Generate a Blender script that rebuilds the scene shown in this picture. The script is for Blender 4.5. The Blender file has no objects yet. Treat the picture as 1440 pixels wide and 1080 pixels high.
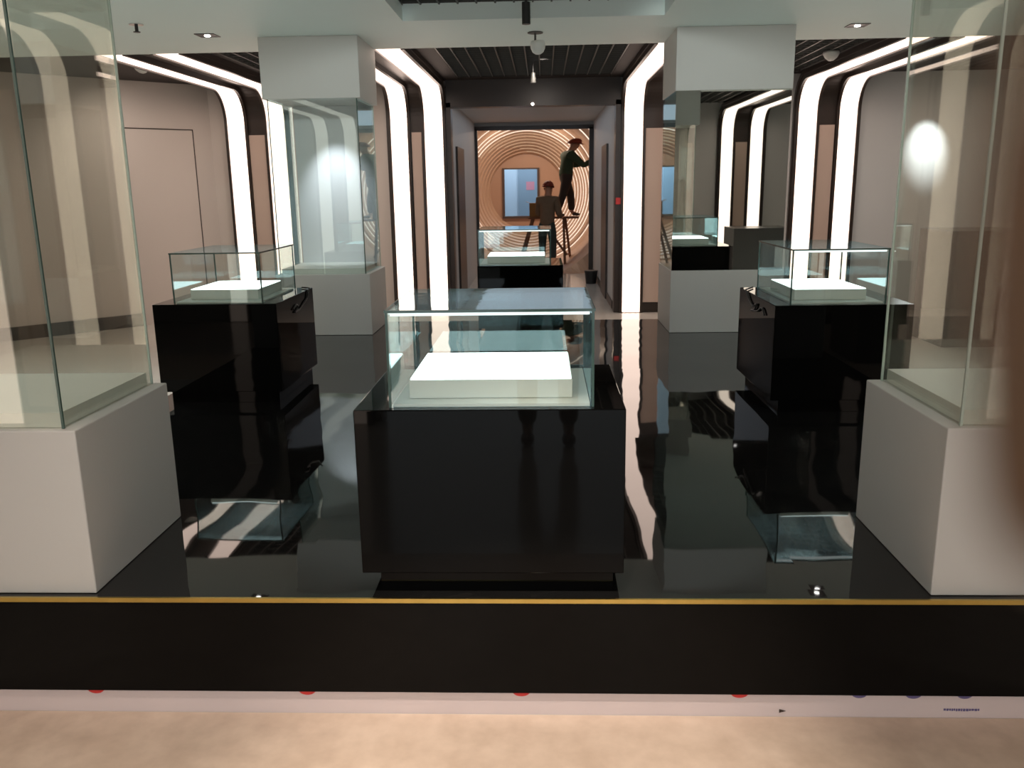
import bpy, bmesh, math, random
from mathutils import Vector, Matrix
random.seed(7)
S = bpy.context.scene
COL = S.collection
PI = math.pi

# ------------------------------------------------------------------ camera
cam = bpy.data.cameras.new('camera')
cam.lens = 30.0
cam.sensor_width = 36.0
cam.clip_start = 0.005
cam.clip_end = 100
cam.dof.use_dof = True
cam.dof.focus_distance = 3.6
cam.dof.aperture_fstop = 7.0
camo = bpy.data.objects.new('camera', cam)
COL.objects.link(camo)
R3 = Matrix(((0.999246, 0.006795, 0.038219), (0.035691, 0.226315, -0.9734), (-0.015264, 0.97403, 0.225902)))
camo.matrix_world = Matrix.Translation((0, 0, 1.2)) @ R3.to_4x4()
S.camera = camo

S.view_settings.view_transform = 'Standard'
S.view_settings.look = 'None'
S.view_settings.gamma = 1.0
S.view_settings.exposure = 0.0
S.view_settings.use_curve_mapping = False

w = bpy.data.worlds.new('world')
S.world = w
w.use_nodes = True
w.node_tree.nodes['Background'].inputs[0].default_value = (0.6, 0.65, 0.7, 1)
w.node_tree.nodes['Background'].inputs[1].default_value = 0.15

# ------------------------------------------------------------------ materials
def new_mat(name):
    m = bpy.data.materials.new(name)
    m.use_nodes = True
    nt = m.node_tree
    nt.nodes.clear()
    out = nt.nodes.new('ShaderNodeOutputMaterial')
    return m, nt, out

def pbr(name, col, rough=0.5, metal=0.0, noise=0.0, scale=8.0, bump=0.0, spec=0.5, bscale=None, col2=None, emit=None, estr=0, detail=4):
    m, nt, out = new_mat(name)
    b = nt.nodes.new('ShaderNodeBsdfPrincipled')
    b.inputs['Base Color'].default_value = (*col, 1)
    b.inputs['Roughness'].default_value = rough
    b.inputs['Metallic'].default_value = metal
    b.inputs['Specular IOR Level'].default_value = spec
    nt.links.new(b.outputs[0], out.inputs[0])
    tc = nt.nodes.new('ShaderNodeTexCoord')
    if noise or col2:
        n = nt.nodes.new('ShaderNodeTexNoise')
        n.inputs['Scale'].default_value = scale
        n.inputs['Detail'].default_value = detail
        nt.links.new(tc.outputs['Object'], n.inputs['Vector'])
        r = nt.nodes.new('ShaderNodeMix')
        r.data_type = 'RGBA'
        c2 = col2 if col2 else tuple(c * (1 - noise) for c in col)
        r.inputs[6].default_value = (*col, 1)
        r.inputs[7].default_value = (*c2, 1)
        nt.links.new(n.outputs[0], r.inputs[0])
        nt.links.new(r.outputs[2], b.inputs['Base Color'])
    if bump:
        n2 = nt.nodes.new('ShaderNodeTexNoise')
        n2.inputs['Scale'].default_value = bscale or scale * 4
        nt.links.new(tc.outputs['Object'], n2.inputs['Vector'])
        bp = nt.nodes.new('ShaderNodeBump')
        bp.inputs['Strength'].default_value = bump
        bp.inputs['Distance'].default_value = 0.01
        nt.links.new(n2.outputs[0], bp.inputs['Height'])
        nt.links.new(bp.outputs[0], b.inputs['Normal'])
    if emit:
        b.inputs['Emission Color'].default_value = (*emit, 1)
        b.inputs['Emission Strength'].default_value = estr
    return m

def emis(name, col, s):
    m, nt, out = new_mat(name)
    e = nt.nodes.new('ShaderNodeEmission')
    e.inputs[0].default_value = (*col, 1)
    e.inputs[1].default_value = s
    nt.links.new(e.outputs[0], out.inputs[0])
    return m

def glass(name, tint, refl_tint=(1, 1, 1), f0=0.045, boost=1.0, wave=0.0, dust=0.0, dcol=(0.6, 0.7, 0.75)):
    """thin sheet glass: transparent + mirror mixed by a Schlick Fresnel term that is the same on both sides"""
    m, nt, out = new_mat(name)
    N = nt.nodes.new
    L = nt.links.new
    g = N('ShaderNodeNewGeometry')
    d = N('ShaderNodeVectorMath'); d.operation = 'DOT_PRODUCT'
    L(g.outputs['Normal'], d.inputs[0]); L(g.outputs['Incoming'], d.inputs[1])
    a = N('ShaderNodeMath'); a.operation = 'ABSOLUTE'; L(d.outputs['Value'], a.inputs[0])
    o = N('ShaderNodeMath'); o.operation = 'SUBTRACT'; o.inputs[0].default_value = 1; L(a.outputs[0], o.inputs[1])
    p = N('ShaderNodeMath'); p.operation = 'POWER'; L(o.outputs[0], p.inputs[0]); p.inputs[1].default_value = 5
    q = N('ShaderNodeMath'); q.operation = 'MULTIPLY_ADD'; L(p.outputs[0], q.inputs[0])
    q.inputs[1].default_value = (1 - f0) * boost; q.inputs[2].default_value = f0
    t = N('ShaderNodeBsdfTransparent'); t.inputs[0].default_value = (*tint, 1)
    gl = N('ShaderNodeBsdfGlossy'); gl.inputs['Roughness'].default_value = 0.0; gl.inputs['Color'].default_value = (*refl_tint, 1)
    mx = N('ShaderNodeMixShader')
    L(q.outputs[0], mx.inputs[0]); L(t.outputs[0], mx.inputs[1]); L(gl.outputs[0], mx.inputs[2])
    if wave:
        tc = N('ShaderNodeTexCoord')
        n = N('ShaderNodeTexNoise'); n.inputs['Scale'].default_value = 9; n.inputs['Detail'].default_value = 2
        L(tc.outputs['Object'], n.inputs['Vector'])
        bp = N('ShaderNodeBump'); bp.inputs['Strength'].default_value = wave; bp.inputs['Distance'].default_value = 0.01
        L(n.outputs[0], bp.inputs['Height']); L(bp.outputs[0], gl.inputs['Normal'])
    last = mx
    if dust:
        df = N('ShaderNodeBsdfDiffuse'); df.inputs[0].default_value = (*dcol, 1)
        m2 = N('ShaderNodeMixShader'); m2.inputs[0].default_value = dust
        L(mx.outputs[0], m2.inputs[1]); L(df.outputs[0], m2.inputs[2]); last = m2
    L(last.outputs[0], out.inputs[0])
    return m

def black_marble():
    m, nt, out = new_mat('black_polished_marble')
    N = nt.nodes.new
    L = nt.links.new
    tc = N('ShaderNodeTexCoord')
    b = N('ShaderNodeBsdfPrincipled')
    b.inputs['Roughness'].default_value = 0.025
    b.inputs['IOR'].default_value = 1.48
    n = N('ShaderNodeTexNoise'); n.inputs['Scale'].default_value = 1.6; n.inputs['Detail'].default_value = 8; n.inputs['Distortion'].default_value = 2.2
    L(tc.outputs['Object'], n.inputs['Vector'])
    r = N('ShaderNodeValToRGB')
    e = r.color_ramp.elements
    e[0].position = 0.488; e[0].color = (0.008, 0.008, 0.008, 1)
    e[1].position = 0.512; e[1].color = (0.008, 0.008, 0.008, 1)
    x = e.new(0.5); x.color = (0.016, 0.015, 0.014, 1)
    L(n.outputs[0], r.inputs[0]); L(r.outputs[0], b.inputs['Base Color'])
    # slabs 0.8 m wide, every slab very slightly out of level + long soft waves in the polish
    mp = N('ShaderNodeMapping'); mp.inputs['Scale'].default_value = (1.25, 1.25, 1.25)
    L(tc.outputs['Object'], mp.inputs['Vector'])
    fl = N('ShaderNodeVectorMath'); fl.operation = 'FLOOR'; L(mp.outputs[0], fl.inputs[0])
    wn = N('ShaderNodeTexWhiteNoise'); wn.noise_dimensions = '2D'; L(fl.outputs[0], wn.inputs['Vector'])
    sub = N('ShaderNodeVectorMath'); sub.operation = 'SUBTRACT'; L(wn.outputs['Color'], sub.inputs[0]); sub.inputs[1].default_value = (0.5, 0.5, 0.5)
    sc = N('ShaderNodeVectorMath'); sc.operation = 'MULTIPLY'; L(sub.outputs[0], sc.inputs[0]); sc.inputs[1].default_value = (0.010, 0.006, 0)
    n2 = N('ShaderNodeTexNoise'); n2.inputs['Scale'].default_value = 2.6; n2.inputs['Detail'].default_value = 1
    L(tc.outputs['Object'], n2.inputs['Vector'])
    s2 = N('ShaderNodeVectorMath'); s2.operation = 'SUBTRACT'; L(n2.outputs['Color'], s2.inputs[0]); s2.inputs[1].default_value = (0.5, 0.5, 0.5)
    m2 = N('ShaderNodeVectorMath'); m2.operation = 'MULTIPLY'; L(s2.outputs[0], m2.inputs[0]); m2.inputs[1].default_value = (0.035, 0.02, 0)
    g = N('ShaderNodeNewGeometry')
    a1 = N('ShaderNodeVectorMath'); a1.operation = 'ADD'; L(g.outputs['Normal'], a1.inputs[0]); L(sc.outputs[0], a1.inputs[1])
    a2 = N('ShaderNodeVectorMath'); a2.operation = 'ADD'; L(a1.outputs[0], a2.inputs[0]); L(m2.outputs[0], a2.inputs[1])
    nn = N('ShaderNodeVectorMath'); nn.operation = 'NORMALIZE'; L(a2.outputs[0], nn.inputs[0])
    L(nn.outputs[0], b.inputs['Normal'])
    L(b.outputs[0], out.inputs[0])
    return m

M = {}
M['white'] = pbr('white_paint', (0.56, 0.555, 0.53), 0.55, noise=0.05, scale=3, bump=0.02, bscale=60)
M['soffit'] = pbr('cool_cast_soffit_paint', (0.78, 0.88, 0.85), 0.6, noise=0.04, scale=1.2)  # cool cast of the light put into the white soffit's colour
M['wall'] = pbr('warm_wall_paint', (0.62, 0.54, 0.49), 0.6, noise=0.06, scale=1.5, bump=0.02, bscale=40)
M['wallgrey'] = pbr('grey_wall_paint', (0.60, 0.59, 0.58), 0.6, noise=0.06, scale=1.5)
M['pink'] = pbr('pink_panel', (0.56, 0.42, 0.35), 0.55, noise=0.06, scale=2)
M['wood'] = pbr('dark_brown_metal', (0.035, 0.022, 0.017), 0.35, noise=0.3, scale=6)
M['darkceil'] = pbr('dark_brown_ceiling', (0.02, 0.014, 0.012), 0.65)
M['black'] = pbr('black_ceiling', (0.006, 0.006, 0.006), 0.7)
M['slat'] = pbr('grey_slat', (0.07, 0.07, 0.065), 0.45)
M['gloss'] = pbr('black_gloss_lacquer', (0.003, 0.003, 0.003), 0.03, spec=0.12)
M['marble'] = black_marble()
M['gold'] = pbr('gold_trim', (0.75, 0.55, 0.16), 0.25, metal=1.0, noise=0.3, scale=15)
M['film'] = pbr('white_protective_film', (0.66, 0.58, 0.58), 0.35, noise=0.05, scale=5)
M['red'] = pbr('red_print', (0.6, 0.03, 0.03), 0.4)
M['purple'] = pbr('purple_print', (0.12, 0.10, 0.25), 0.4)
M['stone'] = pbr('beige_stone_floor', (0.72, 0.58, 0.47), 0.35, scale=14, col2=(0.44, 0.33, 0.25), bump=0.01, detail=9)
M['floor2'] = pbr('light_stone_floor', (0.62, 0.59, 0.54), 0.16, scale=3, col2=(0.52, 0.48, 0.43), detail=8)
M['led'] = emis('warm_led', (1.0, 0.77, 0.65), 3.0)
M['ledf'] = emis('warm_led_front', (1.0, 0.80, 0.66), 3.0)
M['ledfl'] = emis('warm_floor_led', (1.0, 0.80, 0.62), 2.5)
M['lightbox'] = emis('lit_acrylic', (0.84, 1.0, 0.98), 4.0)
M['acryl'] = pbr('white_acrylic', (0.74, 0.76, 0.70), 0.35)
M['glass'] = glass('clear_glass', (0.965, 0.985, 0.975), (0.74, 0.95, 1.0))
M['glassg'] = glass('green_tinted_glass', (0.955, 0.965, 0.945), (0.95, 0.96, 0.92), f0=0.06)
M['lid'] = glass('lid_glass', (0.92, 0.97, 0.98), (0.82, 0.95, 1.0), f0=0.05, wave=0.05, dust=0.10)
M['edge'] = pbr('glass_edge', (0.05, 0.10, 0.085), 0.15)
M['edgel'] = pbr('pale_glass_edge', (0.45, 0.55, 0.48), 0.2)
M['mirror'] = pbr('smoked_mirror', (0.62, 0.66, 0.64), 0.0, metal=1.0)
M['copper'] = pbr('tan_tunnel_paint', (0.52, 0.35, 0.25), 0.5, noise=0.2, scale=2)
M['copper2'] = pbr('brown_tunnel_disc', (0.42, 0.26, 0.18), 0.5, noise=0.1, scale=3)
M['ring'] = emis('ring_led', (1.0, 0.78, 0.62), 1.5)
M['ringd'] = emis('ring_led_dim', (1.0, 0.66, 0.42), 0.75)
M['blue'] = pbr('pale_blue_wall', (0.42, 0.52, 0.62), 0.6, emit=None)
M['bluedoor'] = pbr('grey_blue_door', (0.20, 0.27, 0.34), 0.5)
M['chrome'] = pbr('chrome', (0.7, 0.7, 0.7), 0.15, metal=1.0)
M['plast'] = pbr('white_plastic', (0.75, 0.75, 0.72), 0.4)
M['blackm'] = pbr('black_metal', (0.015, 0.015, 0.015), 0.4)
M['bulb'] = emis('lamp_lens', (1.0, 0.97, 0.92), 14.0)
M['timber'] = pbr('rough_timber', (0.22, 0.095, 0.045), 0.7, noise=0.35, scale=9)
M['carton'] = pbr('brown_cardboard', (0.28, 0.15, 0.045), 0.8, noise=0.2, scale=9)
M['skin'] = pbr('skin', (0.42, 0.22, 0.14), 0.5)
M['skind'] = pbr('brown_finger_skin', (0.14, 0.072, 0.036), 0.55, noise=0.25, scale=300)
M['nail'] = pbr('nail', (0.5, 0.27, 0.2), 0.3)
M['green'] = pbr('dark_green_cloth', (0.035, 0.065, 0.035), 0.9, noise=0.3, scale=12)
M['trouser'] = pbr('dark_trouser_cloth', (0.035, 0.025, 0.02), 0.9)
M['khaki'] = pbr('khaki_cloth', (0.20, 0.14, 0.09), 0.9, noise=0.3, scale=12)
M['navy'] = pbr('dark_teal_trouser_cloth', (0.04, 0.055, 0.05), 0.9)
M['helmet'] = pbr('red_helmet', (0.20, 0.03, 0.015), 0.6)
M['shoe'] = pbr('dark_shoe', (0.03, 0.02, 0.015), 0.6)
M['plinthg'] = pbr('dark_grey_plinth', (0.06, 0.055, 0.05), 0.25)
M['paper'] = pbr('cream_paper', (0.7, 0.55, 0.4), 0.7)
M['backpanel'] = pbr('satin_white_panel', (0.66, 0.67, 0.68), 0.35)
M['doorframe'] = pbr('dark_door_frame', (0.03, 0.022, 0.02), 0.4)
M['screenframe'] = pbr('dark_window_frame', (0.07, 0.045, 0.035), 0.4)

# ------------------------------------------------------------------ mesh helpers
def bm_box(bm, x0, x1, y0, y1, z0, z1):
    vs = [bm.verts.new(p) for p in ((x0,y0,z0),(x1,y0,z0),(x1,y1,z0),(x0,y1,z0),(x0,y0,z1),(x1,y0,z1),(x1,y1,z1),(x0,y1,z1))]
    for f in ((0,3,2,1),(4,5,6,7),(0,1,5,4),(1,2,6,5),(2,3,7,6),(3,0,4,7)):
        bm.faces.new([vs[i] for i in f])
    return vs

def bm_cyl(bm, p0, p1, r0, r1=None, n=20):
    p0 = Vector(p0); p1 = Vector(p1)
    r1 = r0 if r1 is None else r1
    d = (p1 - p0).normalized()
    a = d.orthogonal().normalized(); b = d.cross(a)
    c0 = [bm.verts.new(p0 + (a*math.cos(t)+b*math.sin(t))*r0) for t in [2*PI*i/n for i in range(n)]]
    c1 = [bm.verts.new(p1 + (a*math.cos(t)+b*math.sin(t))*r1) for t in [2*PI*i/n for i in range(n)]]
    for i in range(n):
        bm.faces.new([c0[i], c0[(i+1)%n], c1[(i+1)%n], c1[i]])
    bm.faces.new(c0[::-1]); bm.faces.new(c1)

def bm_beam(bm, p0, p1, a, b, up=(0,0,1)):
    p0 = Vector(p0); p1 = Vector(p1)
    d = (p1-p0).normalized()
    s = d.cross(Vector(up))
    if s.length < 1e-4: s = Vector((1,0,0))
    s.normalize(); u = s.cross(d)
    vs = []
    for p in (p0, p1):
        for i, j in ((-1,-1),(1,-1),(1,1),(-1,1)):
            vs.append(bm.verts.new(p + s*i*a/2 + u*j*b/2))
    for f in ((0,1,2,3),(7,6,5,4),(0,4,5,1),(1,5,6,2),(2,6,7,3),(3,7,4,0)):
        bm.faces.new([vs[i] for i in f])

def bm_ball(bm, c, r, sx=1, sy=1, sz=1, u=16, v=10):
    m = Matrix.Translation(c) @ Matrix.Diagonal((sx, sy, sz, 1))
    bmesh.ops.create_uvsphere(bm, u_segments=u, v_segments=v, radius=r, matrix=m)

def bm_lathe(bm, c, prof, n=24):
    rings = []
    for r, z in prof:
        rings.append([bm.verts.new((c[0]+r*math.cos(2*PI*i/n), c[1]+r*math.sin(2*PI*i/n), c[2]+z)) for i in range(n)])
    for a, b in zip(rings, rings[1:]):
        for i in range(n):
            bm.faces.new([a[i], a[(i+1)%n], b[(i+1)%n], b[i]])
    bm.faces.new(rings[0][::-1]); bm.faces.new(rings[-1])

def link(name, bm, mat, parent=None, smooth=False, bevel=0.0):
    bmesh.ops.recalc_face_normals(bm, faces=bm.faces)
    me = bpy.data.meshes.new(name)
    bm.to_mesh(me); bm.free()
    if isinstance(mat, (list, tuple)):
        for q in mat: me.materials.append(q)
    else:
        me.materials.append(mat)
    if smooth:
        for p in me.polygons: p.use_smooth = True
    o = bpy.data.objects.new(name, me)
    COL.objects.link(o)
    if parent: o.parent = parent
    if bevel:
        b = o.modifiers.new('bevel', 'BEVEL'); b.width = bevel; b.segments = 2; b.limit_method = 'ANGLE'
    return o

def box(name, x0, x1, y0, y1, z0, z1, mat, parent=None, bevel=0.0):
    bm = bmesh.new(); bm_box(bm, x0, x1, y0, y1, z0, z1)
    return link(name, bm, mat, parent, bevel=bevel)

def struct(o):
    o['kind'] = 'structure'
    return o

def thing(name, label, cat, loc=(0,0,0), group=None, rz=0):
    o = bpy.data.objects.new(name, None)
    o.empty_display_size = 0.1
    COL.objects.link(o)
    o.location = loc; o.rotation_euler = (0,0,rz)
    o['label'] = label; o['category'] = cat
    if group: o['group'] = group
    return o

def tag(o, label, cat, group=None):
    o['label'] = label; o['category'] = cat
    if group: o['group'] = group
    return o

def dup(root, loc, label, group=None):
    r = root.copy(); COL.objects.link(r); r.location = loc; r['label'] = label
    if group: r['group'] = group
    for ch in list(root.children):
        c = ch.copy(); COL.objects.link(c); c.parent = r
        for g in list(ch.children):
            d = g.copy(); COL.objects.link(d); d.parent = c
    return r

# ------------------------------------------------------------------ setting
ZL = -0.392      # lower floor
D = 10.91       # back wall
FR = -1.0      # front wall, behind the camera
ZS = 2.365      # white soffit
ZD = 2.46       # dark ceiling
XL, XR = -6.6, 6.6

struct(box('floor', XL, XR, FR-2.5, D, ZL-0.1, ZL, M['floor2']))
struct(box('floor', -1.22, 0.9, D, 15.85, ZL-0.1, ZL, M['floor2']))
# raised black platform
pf = struct(box('floor', -2.27, 2.03, 2.335, 7.75, -0.31, 0.0, M['marble']))
struct(box('trim_5', -2.27, 2.03, 2.329, 2.3345, -0.312, -0.012, M['gloss']))
struct(box('trim_1', -2.27, 2.03, 2.326, 2.3345, -0.011, 0.003, M['gold']))
struct(box('baseboard_front', -2.2, 1.96, 2.3385, 7.7, ZL, -0.312, M['film']))
# beige stone apron in front of the platform
struct(box('floor', -6.0, 6.0, 1.2, 2.334, ZL, ZL+0.002, M['stone']))

# back wall with the wide doorway
bm = bmesh.new()
bm_box(bm, 0.89, XR, D, D+0.15, ZL, 2.9)
bm_box(bm, -1.13, 0.89, D, D+0.15, 2.15, 2.9)
struct(link('wall_back', bm, M['wallgrey']))
struct(box('wall_back', -4.6, -1.13, D, D+0.15, ZL, 2.9, M['wall']))
# doorway lining
bm = bmesh.new()
bm_box(bm, -1.18, -1.125, D-0.05, D+0.14, ZL, 2.2)
bm_box(bm, 0.885, 0.945, D-0.05, D+0.14, ZL, 2.2)
bm_box(bm, -1.18, 0.945, D-0.05, D+0.14, 2.145, 2.46)
struct(link('trim_2', bm, M['wood']))
# side walls
struct(box('wall_right', 6.45, 6.6, FR, D, ZL, 2.9, M['wallgrey']))
struct(box('wall_left', XL, XL+0.15, FR, 9.0, ZL, 2.9, M['wall']))
# diagonal wall at back left with a flush service door
def diag(name, s0, s1, z0, z1, off, th, mat, parent=None):
    """s runs along the wall from (-4.15,10.91) towards (-6.45,8.6)"""
    d = Vector((-1, -0.985, 0)).normalized(); n = Vector((0.985, -1, 0)).normalized()
    o0 = Vector((-4.13, D, 0))
    bm = bmesh.new()
    ps = [o0+d*s0+n*off, o0+d*s1+n*off, o0+d*s1+n*(off-th), o0+d*s0+n*(off-th)]
    lo = [bm.verts.new((p.x, p.y, z0)) for p in ps]; hi = [bm.verts.new((p.x, p.y, z1)) for p in ps]
    bm.faces.new(lo[::-1]); bm.faces.new(hi)
    for i in range(4): bm.faces.new([lo[i], lo[(i+1)%4], hi[(i+1)%4], hi[i]])
    return link(name, bm, mat, parent)
struct(diag('wall_back_left', 0, 3.4, ZL, 2.9, 0, 0.15, M['wall']))
struct(diag('baseboard_left', 1.08, 3.3, ZL+0.0, ZL+0.15, 0.018, 0.018, M['doorframe']))
dr = struct(diag('door_1', 0.24, 1.06, ZL, 1.92, 0.008, 0.007, M['wall']))
bmd = bmesh.new(); bmd.free()
for (a, b, z0, z1) in ((0.225, 0.237, ZL, 1.935), (1.063, 1.075, ZL, 1.935), (0.237, 1.063, 1.923, 1.935)):
    struct(diag('trim_3', a, b, z0, z1, 0.004, 0.004, M['wood']))

# front wall behind the camera with the opening the photographer stands in
bm = bmesh.new()
bm_box(bm, XL, -1.13, FR-0.15, FR, ZL, 2.9)
bm_box(bm, 0.89, XR, FR-0.15, FR, ZL, 2.9)
bm_box(bm, -1.13, 0.89, FR-0.15, FR, 2.15, 2.9)
struct(link('wall_front', bm, M['wallgrey']))
struct(box('wall_lobby', -3.0, 3.0, FR-2.6, FR-2.5, ZL, 2.9, M['wallgrey']))
struct(box('wall_lobby_left', -3.1, -3.0, FR-2.6, FR-0.15, ZL, 2.9, M['wallgrey']))
struct(box('wall_lobby_right', 3.0, 3.1, FR-2.6, FR-0.15, ZL, 2.9, M['wallgrey']))
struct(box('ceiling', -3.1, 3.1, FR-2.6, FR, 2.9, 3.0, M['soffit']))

# ceilings: upper black slab, white soffit ring over the platform with a coffer
struct(box('ceiling', XL, XR, FR, D+0.1, 2.9, 3.0, M['black']))
CX0, CX1, CY0, CY1 = -1.0, 0.868, 3.2, 6.52
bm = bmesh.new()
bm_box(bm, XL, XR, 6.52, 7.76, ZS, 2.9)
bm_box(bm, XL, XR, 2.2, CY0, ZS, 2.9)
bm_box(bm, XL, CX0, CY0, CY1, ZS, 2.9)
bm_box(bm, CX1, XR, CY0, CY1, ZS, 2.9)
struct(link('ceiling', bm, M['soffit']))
# open grid ceilings (dark metal slats), one over the coffer, one beyond the soffit, one at the front
def grid(x0, x1, y0, y1, z, sx, sy):
    bm = bmesh.new()
    n = int((x1-x0)/sx)
    for i in range(n+1):
        x = x0 + i*(x1-x0)/n
        bm_box(bm, x-0.006, x+0.006, y0, y1, z, z+0.05)
    n = int((y1-y0)/sy)
    for i in range(n+1):
        y = y0 + i*(y1-y0)/n
        bm_box(bm, x0, x1, y-0.003, y+0.003, z+0.01, z+0.05)
    struct(link('ceiling', bm, M['slat']))
grid(CX0, CX1, CY0, CY1, 2.47, 0.13, 0.13)
grid(-1.0, 0.8, 7.77, 10.6, ZD, 0.13, 0.13)
grid(-3.05, -1.95, 7.77, 10.6, ZD, 0.13, 0.13)
grid(1.85, 3.0, 7.77, 10.6, ZD, 0.13, 0.13)
grid(1.85, 3.0, -0.6, 2.15, ZD, 0.13, 0.13)
# closed dark ceiling pieces over the arches and outer parts
def dark(x0, x1, y0, y1):
    struct(box('ceiling', x0, x1, y0, y1, ZD, ZD+0.06, M['darkceil']))
for y0, y1 in ((7.765, D), (FR, 2.195)):
    dark(XL, -3.06, y0, y1); dark(3.01, XR, y0, y1)
    dark(-1.94, -1.01, y0, y1); dark(0.81, 1.84, y0, y1)
dark(-3.05, -1.95, 10.61, D); dark(1.85, 3.0, 10.61, D); dark(-1.0, 0.8, 10.61, D)

# ------------------------------------------------------------------ light arches
def arch_path(wy, sgn, top, z0, r, yend, off):
    """points (y,z) of an arch that climbs the wall at wy, bends and runs along the ceiling. sgn -1: back wall, +1: front wall"""
    y = wy + sgn*off; t = top - off
    pts = [(y, z0)]
    n = 12
    for i in range(n+1):
        a = PI/2*i/n
        pts.append((y + sgn*r*(1-math.cos(a)), t - r + r*math.sin(a)))
    pts.append((yend, t))
    return pts

def arch_mesh(bm, x0, x1, inner, outer):
    rows = []
    for (a, b) in zip(inner, outer):
        rows.append([bm.verts.new((x0, a[0], a[1])), bm.verts.new((x1, a[0], a[1])), bm.verts.new((x1, b[0], b[1])), bm.verts.new((x0, b[0], b[1]))])
    for p, q in zip(rows, rows[1:]):
        for i in range(4):
            bm.faces.new([p[i], p[(i+1)%4], q[(i+1)%4], q[i]])
    bm.faces.new(rows[0]); bm.faces.new(rows[-1][::-1])

def light_arch(x0, x1, sx, px, back, label, rr=0.36):
    wy, sgn, ye = (D, -1, 7.78) if back else (FR, 1, 2.18)
    t = thing('light_arch', label, 'light arch', (0, wy, ZL))
    T = Matrix.Translation((0, -wy, -ZL))
    def fin(name, bm, mat):
        bmesh.ops.transform(bm, matrix=T, verts=bm.verts)
        return link(name, bm, mat, t)
    top = ZD
    # backing plate
    bm = bmesh.new()
    arch_mesh(bm, x0, x1, arch_path(wy, sgn, top, ZL, rr, ye, 0.05), arch_path(wy, sgn, top, ZL, rr+0.03, ye, 0.004))
    fin('backing', bm, M['wood'])
    # raised ribs beside each strip
    for (a, b) in sx:
        for (u, v) in ((a-0.035, a-0.002), (b+0.002, b+0.035)):
            bm = bmesh.new()
            arch_mesh(bm, u, v, arch_path(wy, sgn, top, ZL, rr-0.02, ye, 0.10), arch_path(wy, sgn, top, ZL, rr, ye, 0.0505))
            fin('rib', bm, M['wood'])
        bm = bmesh.new()
        arch_mesh(bm, a, b, arch_path(wy, sgn, top, ZL+0.01, rr, ye, 0.085), arch_path(wy, sgn, top, ZL+0.01, rr, ye, 0.06))
        fin('light_strip', bm, M['led'] if back else M['ledf'])
    bm = bmesh.new()
    ya, yb = sorted((wy+sgn*0.051, wy+sgn*0.075))
    bm_box(bm, px[0], px[1], ya, yb, -0.26, 1.86)
    fin('panel', bm, M['pink'])
    return t

light_arch(-3.93, -3.13, ((-3.88, -3.67), (-3.39, -3.17)), (-3.63, -3.43), True, 'curved twin light strip arch on the back wall at far left, beside the diagonal wall')
light_arch(-1.92, -1.18, ((-1.86, -1.66), (-1.445, -1.225)), (-1.61, -1.49), True, 'curved twin light strip arch left of the doorway, behind the left column case')
light_arch(0.945, 1.78, ((0.99, 1.21), (1.53, 1.74)), (1.25, 1.46), True, 'curved light strip arch right of the doorway, half hidden by the mirrored column case')
light_arch(3.02, 3.82, ((3.07, 3.285), (3.555, 3.76)), (3.33, 3.51), True, 'curved twin light strip arch on the back wall at far right')
light_arch(-3.93, -3.13, ((-3.88, -3.67), (-3.39, -3.17)), (-3.63, -3.43), False, 'twin light strip arch of the front wall at left, seen only in glass reflections')
light_arch(-1.96, -1.18, ((-1.90, -1.68), (-1.445, -1.225)), (-1.64, -1.49), False, 'twin light strip arch of the front wall just left of the entrance')
light_arch(0.945, 1.78, ((0.99, 1.21), (1.53, 1.74)), (1.25, 1.49), False, 'twin light strip arch of the front wall just right of the entrance')
light_arch(2.92, 3.73, ((2.98, 3.17), (3.46, 3.66)), (3.22, 3.41), False, 'twin light strip arch reflected in the mirrored column case')

# ------------------------------------------------------------------ corridor and tunnel
struct(box('wall_corridor_left', -1.37, -1.22, D+0.15, 15.85, ZL, 2.3, M['wallgrey']))
struct(box('wall_corridor_right', 0.9, 1.05, D+0.15, 15.85, ZL, 2.3, M['wallgrey']))
struct(box('ceiling', -1.37, 1.05, D+0.15, 15.85, 2.3, 2.4, M['wallgrey']))
# end wall of the corridor round the portal
bm = bmesh.new()
bm_box(bm, -1.4, 1.1, 15.86, 15.9, 2.2, 2.75)
struct(link('wall_corridor_end', bm, M['wallgrey']))
bm = bmesh.new()
bm_box(bm, -1.22, -1.17, 15.78, 15.86, ZL, 2.2)
bm_box(bm, 0.82, 0.9, 15.78, 15.86, ZL, 2.2)
bm_box(bm, -1.22, 0.9, 15.78, 15.86, 2.17, 2.24)
struct(link('trim_4', bm, M['doorframe']))
# side doors of the corridor
d2 = struct(box('door_2', -1.219, -1.19, 12.3, 13.3, ZL, 1.75, M['doorframe']))
d3 = struct(box('door_3', 0.87, 0.899, 12.2, 13.2, ZL, 1.75, M['doorframe']))
struct(box('baseboard_right', 0.885, 0.899, 11.2, 12.15, ZL, ZL+0.1, M['doorframe']))
struct(box('baseboard_right', 0.885, 0.899, 13.25, 15.7, ZL, ZL+0.1, M['doorframe']))

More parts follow.
